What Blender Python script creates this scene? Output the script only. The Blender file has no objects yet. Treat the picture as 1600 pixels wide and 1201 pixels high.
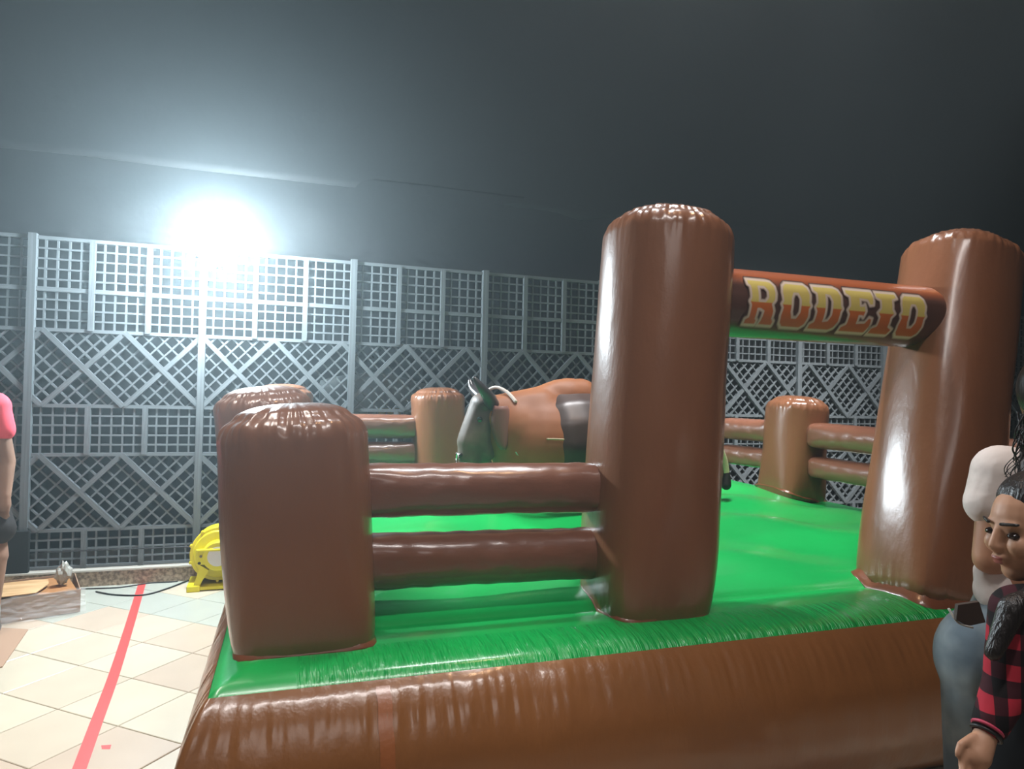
import bpy, bmesh, math, random
import numpy as np
from mathutils import Vector, Matrix
from mathutils.noise import noise as mnoise
random.seed(7)
S = bpy.context.scene
COL = S.collection

# ------------------------------------------------------------------ camera
CAM = np.array([0.0, 0.0, 1.5])
RV = np.array([0.94448692, -0.32770204, 0.02357594])
UV = np.array([-0.02644329, -0.00429615, 0.99964108])
FV = np.array([0.32748314, 0.94477136, 0.01272318])
FPX = 1100.0
cd = bpy.data.cameras.new('camera'); co = bpy.data.objects.new('camera', cd); COL.objects.link(co)
cd.sensor_width = 36.0; cd.lens = FPX / 1600 * 36.0; cd.clip_start = 0.02
co.matrix_world = Matrix(((RV[0], UV[0], -FV[0], 0), (RV[1], UV[1], -FV[1], 0), (RV[2], UV[2], -FV[2], 1.5), (0, 0, 0, 1)))
S.camera = co

# ------------------------------------------------------------------ world, lights, exposure
S.view_settings.view_transform = 'Standard'
S.view_settings.look = 'None'
S.view_settings.gamma = 1.0
S.view_settings.use_curve_mapping = False
S.view_settings.exposure = 0.0
S.cycles.use_denoising = True
S.cycles.volume_bounces = 0
S.cycles.max_bounces = 6
S.cycles.sample_clamp_indirect = 6.0

W = bpy.data.worlds.new('world'); S.world = W; W.use_nodes = True
nt = W.node_tree
nt.nodes['Background'].inputs[0].default_value = (0.5, 0.55, 0.6, 1)
nt.nodes['Background'].inputs[1].default_value = 0.014
vs = nt.nodes.new('ShaderNodeVolumeScatter')             # thin scatter volume added to make the lens glare around the flood lamp
vs.inputs['Color'].default_value = (0.74, 0.92, 1.0, 1)
vs.inputs['Density'].default_value = 0.0155
vs.inputs['Anisotropy'].default_value = 0.68
nt.links.new(vs.outputs[0], nt.nodes['World Output'].inputs['Volume'])


def area(name, loc, target, sx, sy, power, color, spread=180):
    l = bpy.data.lights.new(name, 'AREA'); l.shape = 'RECTANGLE'; l.size = sx; l.size_y = sy
    l.energy = power; l.color = color; l.spread = math.radians(spread)
    o = bpy.data.objects.new(name, l); COL.objects.link(o); o.location = loc
    d = Vector(target) - Vector(loc)
    o.rotation_euler = d.to_track_quat('-Z', 'Y').to_euler()
    return o


def point(name, loc, power, color, r):
    l = bpy.data.lights.new(name, 'POINT'); l.energy = power; l.color = color; l.shadow_soft_size = r
    o = bpy.data.objects.new(name, l); COL.objects.link(o); o.location = loc
    return o


# the hall's ceiling luminaires (above and behind the frame)
area('ceiling_light_front', (0.7, 0.6, 5.0), (0.7, 1.4, 0), 2.6, 0.2, 42, (1.0, 0.97, 0.95), 110)
area('ceiling_light_left', (-1.3, 3.0, 5.0), (-1.2, 3.4, 0), 0.3, 2.0, 29, (1.0, 0.93, 0.86), 70)
area('ceiling_light_middle', (2.4, 3.7, 6.2), (2.4, 3.7, 0), 2.2, 0.2, 58, (0.97, 0.98, 1.0), 58)
area('ceiling_light_right', (5.0, 3.6, 5.4), (5.0, 6.0, 0.4), 2.6, 0.2, 78, (0.95, 0.98, 1.0), 46)
area('ceiling_light_behind', (0.5, -3.2, 4.6), (1.0, 2.5, 0.8), 2.5, 0.8, 10, (1.0, 0.95, 0.92), 120)
point('warm_ceiling_lamp', (1.95, 2.35, 4.9), 62, (1.0, 0.6, 0.3), 0.07)
point('upper_wall_lamp', (2.45, 5.75, 6.15), 4, (0.85, 0.93, 1.0), 0.1)

# ------------------------------------------------------------------ helpers
def ray(px, py):
    return (px - 800) / FPX * RV - (py - 600.5) / FPX * UV + FV
def at_z(px, py, z):
    d = ray(px, py); return Vector(CAM + d * ((z - 1.5) / d[2]))
def at_y(px, py, y):
    d = ray(px, py); return Vector(CAM + d * (y / d[1]))
def at_d(px, py, D):                                      # a point at depth D from the camera plane
    return Vector(CAM + ray(px, py) * D)


def srgb(r, g, b):
    f = lambda c: (c / 12.92 if c <= 0.04045 else ((c + 0.055) / 1.055) ** 2.4)
    return (f(r / 255), f(g / 255), f(b / 255), 1)


def mat(name, col, rough=0.5, spec=0.5, coat=0.0, metal=0.0):
    m = bpy.data.materials.new(name); m.use_nodes = True
    b = m.node_tree.nodes['Principled BSDF']
    b.inputs['Base Color'].default_value = col
    b.inputs['Roughness'].default_value = rough
    b.inputs['Specular IOR Level'].default_value = spec
    b.inputs['Coat Weight'].default_value = coat
    b.inputs['Coat Roughness'].default_value = 0.16
    b.inputs['Metallic'].default_value = metal
    return m


class NT:
    def __init__(s, m): s.t = m.node_tree; s.b = s.t.nodes['Principled BSDF']
    def n(s, ty, **kw):
        x = s.t.nodes.new(ty)
        for k, v in kw.items(): setattr(x, k, v)
        return x
    def l(s, a, b): s.t.links.new(a, b)
    def noise(s, scale, detail=3, rough=0.5, coords=None, stretch=None):
        tc = s.n('ShaderNodeTexCoord'); src = tc.outputs['Object'] if coords is None else coords
        if stretch:
            mp = s.n('ShaderNodeMapping'); mp.inputs['Scale'].default_value = stretch
            s.l(src, mp.inputs[0]); src = mp.outputs[0]
        n = s.n('ShaderNodeTexNoise'); n.inputs['Scale'].default_value = scale
        n.inputs['Detail'].default_value = detail; n.inputs['Roughness'].default_value = rough
        s.l(src, n.inputs['Vector']); return n
    def ramp(s, fac, stops):
        r = s.n('ShaderNodeValToRGB'); e = r.color_ramp.elements
        while len(e) < len(stops): e.new(0.5)
        for i, (p, c) in enumerate(stops): e[i].position = p; e[i].color = c
        s.l(fac, r.inputs[0]); return r
    def bump(s, height, strength, dist=0.01, chain=None):
        b = s.n('ShaderNodeBump'); b.inputs['Strength'].default_value = strength; b.inputs['Distance'].default_value = dist
        s.l(height, b.inputs['Height'])
        if chain: s.l(chain.outputs[0], b.inputs['Normal'])
        s.l(b.outputs[0], s.b.inputs['Normal']); return b


def vary(m, c1, c2, scale, lo=0.35, hi=0.65, stretch=None, detail=4):
    N = NT(m); n = N.noise(scale, detail, stretch=stretch)
    r = N.ramp(n.outputs[0], [(lo, c1), (hi, c2)]); N.l(r.outputs[0], N.b.inputs['Base Color']); return N


def mesh(name, verts, faces, m, parent=None, smooth=True):
    me = bpy.data.meshes.new(name); me.from_pydata([tuple(v) for v in verts], [], faces); me.update()
    if smooth:
        me.polygons.foreach_set('use_smooth', [True] * len(me.polygons))
    for mm in (m if isinstance(m, (list, tuple)) else [m]): me.materials.append(mm)
    o = bpy.data.objects.new(name, me); COL.objects.link(o)
    if parent: link_parent(o, parent)
    return o


def link_parent(o, parent):
    o.parent = parent
    o.matrix_parent_inverse = world_of(parent).inverted()


def world_of(o):
    mw = Matrix.Translation(o.location) @ o.rotation_euler.to_matrix().to_4x4() @ Matrix.Diagonal((*o.scale, 1))
    if o.parent: mw = world_of(o.parent) @ o.matrix_parent_inverse @ mw
    return mw


def thing(name, label, cat, loc=(0, 0, 0), group=None):
    o = bpy.data.objects.new(name, None); COL.objects.link(o); o.location = loc
    o.empty_display_size = 0.1
    o['label'] = label; o['category'] = cat
    if group: o['group'] = group
    return o


def tag(o, label, cat, group=None):
    o['label'] = label; o['category'] = cat
    if group: o['group'] = group
    return o


def structure(o): o['kind'] = 'structure'; return o


def box_geo(x0, x1, y0, y1, z0, z1):
    v = [(x0, y0, z0), (x1, y0, z0), (x1, y1, z0), (x0, y1, z0), (x0, y0, z1), (x1, y0, z1), (x1, y1, z1), (x0, y1, z1)]
    f = [(0, 3, 2, 1), (4, 5, 6, 7), (0, 1, 5, 4), (1, 2, 6, 5), (2, 3, 7, 6), (3, 0, 4, 7)]
    return v, f


def box(name, x0, x1, y0, y1, z0, z1, m, parent=None, bev=0.0):
    v, f = box_geo(x0, x1, y0, y1, z0, z1)
    o = mesh(name, v, f, m, parent, smooth=False)
    if bev:
        b = o.modifiers.new('bevel', 'BEVEL'); b.width = bev; b.segments = 2
    return o


def loft(rings, cap=(True, True), closed=True):
    n = len(rings[0]); V = [p for r in rings for p in r]; F = []
    for i in range(len(rings) - 1):
        for j in range(n if closed else n - 1):
            k = (j + 1) % n
            F.append((i * n + j, i * n + k, (i + 1) * n + k, (i + 1) * n + j))
    if cap[0]: F.append(tuple(range(n - 1, -1, -1)))
    if cap[1]: F.append(tuple((len(rings) - 1) * n + j for j in range(n)))
    return V, F


def tube(name, pts, r, m, parent=None, n=8):
    pts = [Vector(p) for p in pts]; rings = []
    for i, p in enumerate(pts):
        t = (pts[min(i + 1, len(pts) - 1)] - pts[max(i - 1, 0)]).normalized()
        a = t.cross(Vector((0, 0, 1)))
        if a.length < 1e-3: a = t.cross(Vector((0, 1, 0)))
        a.normalize(); b = t.cross(a)
        rr = r[i] if isinstance(r, (list, tuple)) else r
        rings.append([p + (a * math.cos(2 * math.pi * k / n) + b * math.sin(2 * math.pi * k / n)) * rr for k in range(n)])
    V, F = loft(rings); return mesh(name, V, F, m, parent)


def spline(pts, k=8):
    P = [Vector(p) for p in pts]; out = []
    for i in range(len(P) - 1):
        p0, p1, p2, p3 = P[max(i - 1, 0)], P[i], P[i + 1], P[min(i + 2, len(P) - 1)]
        for j in range(k):
            t = j / k
            out.append(0.5 * ((2 * p1) + (p2 - p0) * t + (2 * p0 - 5 * p1 + 4 * p2 - p3) * t * t + (3 * p1 - p0 - 3 * p2 + p3) * t ** 3))
    out.append(P[-1]); return out


def add_ellipsoid(bm, c, r, rot=None, seg=20):
    M = Matrix.Translation(c)
    if rot is not None: M = M @ rot
    M = M @ Matrix.Diagonal((r[0], r[1], r[2], 1))
    bmesh.ops.create_uvsphere(bm, u_segments=seg, v_segments=seg // 2 + 2, radius=1, matrix=M)


def add_capsule(bm, a, ra, b, rb, n=14):
    a, b = Vector(a), Vector(b); t = b - a; L = t.length
    if L < 1e-6: return
    t.normalize(); u = t.cross(Vector((0, 0, 1)))
    if u.length < 1e-3: u = t.cross(Vector((0, 1, 0)))
    u.normalize(); w = t.cross(u); rings = []
    prof = []
    for i in range(6):
        q = math.pi / 2 * (1 - i / 5); prof.append((-math.sin(q) * ra, max(math.cos(q) * ra, 1e-4)))
    for i in range(6):
        q = math.pi / 2 * i / 5; prof.append((L + math.sin(q) * rb, max(math.cos(q) * rb, 1e-4)))
    vs_ = []
    for s, r in prof:
        vs_.append([bm.verts.new(a + t * s + (u * math.cos(2 * math.pi * k / n) + w * math.sin(2 * math.pi * k / n)) * r) for k in range(n)])
    for i in range(len(vs_) - 1):
        for k in range(n):
            bm.faces.new((vs_[i][k], vs_[i][(k + 1) % n], vs_[i + 1][(k + 1) % n], vs_[i + 1][k]))
    bm.faces.new(vs_[0][::-1]); bm.faces.new(vs_[-1])


def blob(name, prims, m, parent=None, voxel=0.01, smooth=4):
    """one continuous skin over overlapping capsules ('c') and ellipsoids ('e')"""
    bm = bmesh.new()
    for p in prims:
        if p[0] == 'c': add_capsule(bm, *p[1:])
        else: add_ellipsoid(bm, *p[1:])
    bmesh.ops.recalc_face_normals(bm, faces=bm.faces)
    me = bpy.data.meshes.new(name); bm.to_mesh(me); bm.free()
    for mm in (m if isinstance(m, (list, tuple)) else [m]): me.materials.append(mm)
    o = bpy.data.objects.new(name, me); COL.objects.link(o)
    r = o.modifiers.new('remesh', 'REMESH'); r.mode = 'VOXEL'; r.voxel_size = voxel; r.use_smooth_shade = True
    if smooth:
        s = o.modifiers.new('smooth', 'SMOOTH'); s.factor = 0.5; s.iterations = smooth
    if parent: link_parent(o, parent)
    return o


# ------------------------------------------------------------------ materials
BROWN = srgb(138, 90, 62)
def vinyl(name, col, wr=0.35, coat=0.6, rough=0.3, stretch=(1, 1, 1), fine=0.08):
    m = mat(name, col, rough, 0.5, coat); N = NT(m)
    n1 = N.noise(14, 3, 0.6, stretch=stretch)
    b1 = N.bump(n1.outputs[0], wr, 0.012 if wr < .8 else 0.03)
    n2 = N.noise(120, 2, 0.5)
    N.bump(n2.outputs[0], fine, 0.004, b1)
    n3 = N.noise(1.6, 3)
    c2 = tuple(c * 0.86 for c in col[:3]) + (1,)
    r = N.ramp(n3.outputs[0], [(0.35, c2), (0.65, col)]); N.l(r.outputs[0], N.b.inputs['Base Color'])
    return m
M_POST = vinyl('brown_vinyl_post', BROWN, 0.26, stretch=(1, 1, 0.35))
M_RAIL = vinyl('brown_vinyl_rail', srgb(132, 86, 66), 0.25, stretch=(0.5, 1.2, 1.2))
M_BASE = vinyl('brown_vinyl_base', srgb(142, 92, 50), 0.25, stretch=(1.6, 1.6, 0.35))
M_FLAP = vinyl('brown_vinyl_flap', srgb(128, 76, 50), 0.3)
M_GREEN = vinyl('green_vinyl', srgb(14, 178, 84), 0.10, coat=0.5, rough=0.32, stretch=(1, 1, 1))
M_GREEN_EDGE = vinyl('green_vinyl_edge', srgb(14, 178, 84), 1.0, coat=0.5, rough=0.28, stretch=(2.6, 0.3, 0.3))
M_DARKSEAM = mat('seam_tape', srgb(110, 62, 40), 0.4)
M_FENCE = mat('grey_painted_steel', srgb(146, 156, 160), 0.45, 0.5)
vary(M_FENCE, srgb(82, 88, 91), srgb(100, 106, 109), 5)
M_TARP = mat('black_tarpaulin', srgb(25, 26, 28), 0.65, 0.25)
_N = NT(M_TARP)
_b = _N.bump(_N.noise(1.3, 4, 0.55, stretch=(1, 1, 0.6)).outputs[0], 0.12, 0.1)
_N.bump(_N.noise(9, 3).outputs[0], 0.12, 0.02, _b)
M_BACK = mat('black_cloth', srgb(15, 16, 17), 0.9, 0.2)
M_GRANITE = mat('granite', srgb(150, 132, 112), 0.35)
_N = vary(M_GRANITE, srgb(112, 96, 80), srgb(176, 156, 134), 38, 0.4, 0.62, detail=6)
M_CURBTOP = mat('pale_stone', srgb(190, 186, 176), 0.4)
M_GROUT = mat('grout', srgb(150, 140, 125), 0.8)
def tile_mat(name, c, k=0.93):
    m = mat(name, c, 0.32, 0.45)
    vary(m, tuple(x * k for x in c[:3]) + (1,), c, 5, 0.35, 0.7, detail=6); return m
TILES = [tile_mat('beige_tile', srgb(200, 189, 170)), tile_mat('pink_beige_tile', srgb(196, 180, 162)),
         tile_mat('cream_tile', srgb(205, 196, 176)), tile_mat('pale_grey_tile', srgb(178, 182, 172))]
M_REDTAPE = mat('red_tape', srgb(225, 78, 76), 0.45)
M_BLACKRUB = mat('black_rubber', srgb(28, 28, 28), 0.5)
M_CARD = mat('cardboard', srgb(196, 158, 116), 0.8, 0.2)
vary(M_CARD, srgb(180, 142, 100), srgb(208, 172, 130), 4, stretch=(1, 4, 1))
M_CARDIN = mat('cardboard_dark', srgb(158, 112, 72), 0.85, 0.2)
M_YEL = mat('yellow_plastic', srgb(226, 214, 40), 0.35, 0.5)
M_WHITEPL = mat('white_label', srgb(220, 220, 214), 0.5)
M_DARKBOX = mat('matt_black_board', srgb(34, 36, 36), 0.8, 0.2)
M_LAMPBODY = mat('lamp_housing', srgb(120, 122, 124), 0.4)

# ------------------------------------------------------------------ room
# floor: slab of grout with raised tiles laid on the diagonal
floor = structure(box('floor', -6, 10, -5, 6.6, -0.3, -0.006, M_GROUT))
TS = 0.388; A = math.radians(48.6)
nv = np.array([math.cos(A), math.sin(A)]); mv = np.array([math.sin(A), -math.cos(A)])
N0 = 2.237 % TS; M0 = (-2.362) % TS
g = 0.0025
def tile_corners(i, j):
    a0, a1 = N0 + i * TS + g, N0 + (i + 1) * TS - g
    b0, b1 = M0 + j * TS + g, M0 + (j + 1) * TS - g
    return [nv * a + mv * b for a, b in ((a0, b0), (a1, b0), (a1, b1), (a0, b1))]
hs = TS / 2 - g
def mk_tile_mesh(m):
    e = hs - 0.003
    v = [(-hs, -hs, -.012), (hs, -hs, -.012), (hs, hs, -.012), (-hs, hs, -.012), (-hs, -hs, -.002), (hs, -hs, -.002), (hs, hs, -.002), (-hs, hs, -.002),
         (-e, -e, 0), (e, -e, 0), (e, e, 0), (-e, e, 0)]
    f = [(0, 1, 5, 4), (1, 2, 6, 5), (2, 3, 7, 6), (3, 0, 4, 7), (4, 5, 9, 8), (5, 6, 10, 9), (6, 7, 11, 10), (7, 4, 8, 11), (8, 9, 10, 11)]
    me = bpy.data.meshes.new('tile'); me.from_pydata(v, [], f); me.materials.append(m); return me
tmesh = [mk_tile_mesh(m) for m in TILES]
rv_, rf_, rm_ = [], [], []
ntile = 0
for i in range(-16, 34):
    for j in range(-34, 34):
        c = nv * (N0 + (i + .5) * TS) + mv * (M0 + (j + .5) * TS)
        if not (-5.6 < c[0] < 9.6 and -4.6 < c[1] < 6.1): continue
        k = random.choice((0, 0, 1, 1, 2, 2))
        if c[1] > 4.9 and c[0] > -1.3 and random.random() < .85: k = 3
        if -3.2 < c[0] < 0.75 and 2.3 < c[1] < 6.1:
            o = bpy.data.objects.new('tile', tmesh[k]); COL.objects.link(o)
            o.location = (c[0], c[1], random.uniform(-.0006, .0004)); o.rotation_euler = (0, 0, A)
            o.parent = floor; ntile += 1
        else:
            b = len(rv_); rv_ += [(p[0], p[1], 0) for p in tile_corners(i, j)][::1]
            rf_.append((b + 3, b + 2, b + 1, b)); rm_.append(k)
ft = mesh('tiles', rv_, rf_, TILES, floor, smooth=False)
ft.data.polygons.foreach_set('material_index', rm_); ft['kind'] = 'stuff'

# walls: black cloth all round, ceiling
wb = structure(box('wall_back', -6, 10, 6.62, 6.8, 0, 7.4, M_BACK))
structure(box('wall_left', -6.2, -6, -5, 6.8, 0, 7.4, M_BACK))
structure(box('wall_right', 10, 10.2, -5, 6.8, 0, 7.4, M_BACK))
structure(box('wall_front', -6, 10, -5.2, -5, 0, 7.4, M_BACK))
structure(box('ceiling', -6.2, 10.2, -5.2, 6.8, 7.4, 7.5, M_BACK))

def cloth(name, x0, x1, z0, z1, ybase, fn, nx, nz, parent):
    V = []; F = []
    for b in range(nz + 1):
        for a in range(nx + 1):
            x = x0 + (x1 - x0) * a / nx; t = b / nz
            dy, dz = fn(x, t)
            V.append((x, ybase + dy, z0 + (z1 - z0) * t + dz))
    for b in range(nz):
        for a in range(nx):
            i = b * (nx + 1) + a; F.append((i, i + 1, i + nx + 2, i + nx + 1))
    o = mesh(name, V, F, M_TARP, parent)
    s = o.modifiers.new('thick', 'SOLIDIFY'); s.thickness = 0.006
    return o
def up_fn(x, t):
    s = mnoise(Vector((x * .35, t * 3, 1))) * .03 + mnoise(Vector((x * 1.3, t * 7, 4))) * .01
    hem = math.exp(-t * 28)
    return s * (1 - math.exp(-t * 5)) - .002 * hem, hem * (.012 * mnoise(Vector((x * 1.1, 3, 0))) - .06 * math.exp(-((x - 2.85) / .2) ** 2))
cloth('curtain_upper', -5.9, 9.9, 3.26, 7.3, 6.25, up_fn, 240, 60, wb)
def lo_fn(x, t):
    s = mnoise(Vector((x * .5, t * 1.5, 9))) * .05 + mnoise(Vector((x * 2.2, t * 3, 2))) * .012
    hem = math.exp(-t * 10)
    return (s + hem * .025 * mnoise(Vector((x * 9, t * 14, 5))), hem * (.012 * mnoise(Vector((x * 2.5, 1, 0))) + .006 * mnoise(Vector((x * 14, 1, 0)))))
cloth('curtain_lower', -5.9, 9.9, 2.585, 3.36, 6.26, lo_fn, 420, 40, wb)

# ------------------------------------------------------------------ lattice fence on its granite kerb
WM = 1.15517; X0 = -1.65268; FY = 6.045
ZA, ZM, ZB, ZC, ZD, ZE, ZF = 2.567, 2.19, 1.891, 1.330, 0.967, 0.407, 0.122
structure(box('trim_1', -6, 10, 5.945, 6.62, 0, ZF - .012, M_GRANITE))
structure(box('trim_2', -6, 10, 5.935, 6.62, ZF - .012, ZF, M_CURBTOP))
fence = thing('lattice_fence', 'tall grey metal lattice fence of square and diamond mesh along the back', 'fence', (3, FY, ZF))
unit = bpy.data.meshes.new('bar'); _v, _f = box_geo(-.5, .5, -.5, .5, -.5, .5); unit.from_pydata(_v, [], _f); unit.materials.append(M_FENCE)
def bar_obj(name, x0, z0, x1, z1, w, d, y):
    o = bpy.data.objects.new(name, unit); COL.objects.link(o)
    L = math.hypot(x1 - x0, z1 - z0)
    o.scale = (L, d, w); o.rotation_euler = (0, -math.atan2(z1 - z0, x1 - x0), 0)
    o.location = ((x0 + x1) / 2, y, (z0 + z1) / 2)
    link_parent(o, fence); return o
stV, stF = [], []
def bar_geo(x0, z0, x1, z1, w, d, y):
    L = math.hypot(x1 - x0, z1 - z0); ux, uz = (x1 - x0) / L, (z1 - z0) / L; px, pz = -uz * w / 2, ux * w / 2
    b = len(stV)
    for yy in (y - d / 2, y + d / 2):
        for (x, z, s) in ((x0, z0, -1), (x1, z1, -1), (x1, z1, 1), (x0, z0, 1)):
            stV.append((x + s * px, yy, z + s * pz))
    stF.extend([(b, b + 1, b + 2, b + 3), (b + 7, b + 6, b + 5, b + 4), (b, b + 4, b + 5, b + 1), (b + 1, b + 5, b + 6, b + 2), (b + 2, b + 6, b + 7, b + 3), (b + 3, b + 7, b + 4, b)])
NM = range(-3, 10)
XL, XR = X0 - 3 * WM, X0 + 10 * WM
for k in range(-3, 11):
    bar_obj('post', X0 + k * WM, ZF, X0 + k * WM, ZA + .025, .052, .06, FY - .02)
for z, w in ((ZA, .026), (ZM, .032), (ZB, .026), (ZC, .026), (ZD, .026), (ZE, .026), (ZF + .012, .022)):
    bar_obj('rail', XL, z, XR, z, w, .036, FY - .004)
def thin(part, *a):
    if part: bar_obj('lattice_bar', *a)
    else: bar_geo(*a)
TW, TD = .013, .026
for k in NM:
    xa = X0 + k * WM
    part = k in (0, 1, 2)
    for (zt, zb) in ((ZA, ZB), (ZC, ZD), (ZE, ZF)):
        for c in (1, 2):
            bar_obj('divider', xa + c * WM / 3, zb, xa + c * WM / 3, zt, .038, .042, FY - .012)
        for c in range(3):
            for s in range(1, 5):
                x = xa + (c + s / 5.0) * WM / 3
                thin(part, x, zb, x, zt, TW, TD, FY + .004)
    rowz = [ZM + (ZA - ZM) * s / 5 for s in range(1, 5)] + [ZB + (ZM - ZB) * s / 4 for s in range(1, 4)]
    rowz += [ZD + (ZC - ZD) * s / 5 for s in range(1, 5)] + [ZF + (ZE - ZF) * s / 4 for s in range(1, 4)]
    for z in rowz: thin(part, xa, z, xa + WM, z, TW, TD, FY + .002)
SP = .465 * WM / 5; RUN = .465 * WM
for zt, zb, off in ((ZB, ZC, .07), (ZD, ZE, .07)):
    for sgn in (1, -1):
        for q in range(-60, 130):
            u = X0 + off * WM + q * SP
            xa, xb = u, u + sgn * RUN
            if min(xa, xb) < XL or max(xa, xb) > XR: continue
            if q % 5 == 0:
                bar_obj('brace', xa, zt, xb, zb, .036, .040, FY - .010 - .003 * sgn)
            else:
                mid = (xa + xb) / 2
                thin(X0 <= mid < X0 + 3 * WM, xa, zt, xb, zb, TW, TD, FY + .004 + .003 * sgn)
lb = mesh('lattice_bars', stV, stF, M_FENCE, fence, smooth=False); lb['kind'] = 'stuff'

# dark sheeted stack just behind the fence, glimpsed through the mesh
stack = thing('sheeted_stack', 'dark sheet-covered stack behind the lattice, above the back rail', 'stack', (1.0, 6.4, ZF))
_bm = bmesh.new()
V = []; F = []
nx, nz = 24, 16
for b in range(nz + 1):
    for a in range(nx + 1):
        x = .42 + 1.02 * a / nx; t = b / nz
        z = ZF + t * 1.52 * (1 - .22 * abs(a / nx - .45) ** 1.5)
        V.append((x, 6.24 + .10 * t ** 3 + .03 * mnoise(Vector((x * 4, t * 4, 0))), z))
for b in range(nz):
    for a in range(nx):
        i = b * (nx + 1) + a; F.append((i, i + 1, i + nx + 2, i + nx + 1))
sh = mesh('cover', V, F, mat('grey_sheet', srgb(120, 128, 130), 0.6), stack)
box('yellow_bundle', .90, 1.10, 6.09, 6.20, 1.285, 1.345, mat('yellow_sheet', srgb(190, 160, 60), .6), stack, .01)['label'] = 'dull yellow bundle on top'
_s = sh.modifiers.new('thick', 'SOLIDIFY'); _s.thickness = -.12
_bm.free()

# ------------------------------------------------------------------ flood lamp on the fence post
LC = Vector((-.375, 5.55, 2.545)); LR = .165
lamp = thing('flood_lamp', 'glaring white round flood lamp fixed to the fence top', 'lamp', (LC.x, FY, LC.z))
gl = mat('lamp_glow', (1, 1, 1, 1)); _N = NT(gl)
_N.b.inputs['Emission Color'].default_value = (0.80, 0.93, 1.0, 1); _N.b.inputs['Emission Strength'].default_value = 700.0
bm = bmesh.new(); add_ellipsoid(bm, LC, (LR, LR * .8, LR), seg=32)
me = bpy.data.meshes.new('bulb'); bm.to_mesh(me); bm.free(); me.materials.append(gl)
me.polygons.foreach_set('use_smooth', [True] * len(me.polygons))
o = bpy.data.objects.new('bulb', me); COL.objects.link(o); link_parent(o, lamp)
tube('arm', [(LC.x, FY - .03, LC.z - .1), (LC.x, LC.y + .2, LC.z - .02), (LC.x, LC.y + .11, LC.z)], .022, M_LAMPBODY, lamp)
tube('housing', [(LC.x, LC.y + .09, LC.z), (LC.x, LC.y + .2, LC.z)], [.09, .06], M_LAMPBODY, lamp, 20)

# ------------------------------------------------------------------ the inflatable ring
ring = thing('inflatable_rodeo_ring', 'glossy brown and green inflatable rodeo ring with log-like posts and rails', 'inflatable', (2.15, 4.0, 0))
XA, XB, YA, YB = -.14, 4.46, 2.205, 5.72
def skew(x, y):                                          # the ring narrows a little towards the back
    t = (y - YA) / (YB - YA); u = (x - XA) / (XB - XA)
    return x + t * (.13 * (1 - u) - .25 * u)
def rim_z(y): return .6 + .10 * (y - YA) / (YB - YA)
def bed_z(x, y):
    d = min(x - XA, XB - x, y - YA, YB - y); d = max(d, 0)
    z = rim_z(y)
    if d < .5: tubeh = .045 * math.sin(math.pi * (d / .5) ** .62)
    else: tubeh = 0
    q_ = min(1, max(0, (d - .36) / .75)); q_ = q_ ** .6 * (1.6 - .6 * q_)
    inner = q_ * (.13 + .03 * math.exp(-((x - 2.15) ** 2 + (y - 4) ** 2) / 2))
    if d > .4:
        k = min(1, (d - .4) / .3)
        inner += k * (.022 * math.sin(x * 6.2 + .6) * math.sin(y * 5.1) + .018 * math.sin(x * 3.1 + y * 7.3) + .02 * mnoise(Vector((x * 1.7, y * 1.7, 3))))
    return z + max(tubeh, 0) + inner
NX, NY = 300, 240
def warp(t): return t + .0  # even grid
xs = [XA + (XB - XA) * (i / NX) for i in range(NX + 1)]; ys = [YA + (YB - YA) * (j / NY) for j in range(NY + 1)]
V = [(skew(x, y), y, bed_z(x, y)) for y in ys for x in xs]
F = [(j * (NX + 1) + i, j * (NX + 1) + i + 1, (j + 1) * (NX + 1) + i + 1, (j + 1) * (NX + 1) + i) for j in range(NY) for i in range(NX)]
bed = mesh('bed', V, F, [M_GREEN, M_GREEN_EDGE], ring)
mi = [1 if (ys[j] - YA < .17 and .1 < xs[i] < 4.3) else 0 for j in range(NY) for i in range(NX)]
bed.data.polygons.foreach_set('material_index', mi)
bed['label'] = 'bright green padded floor'

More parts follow.
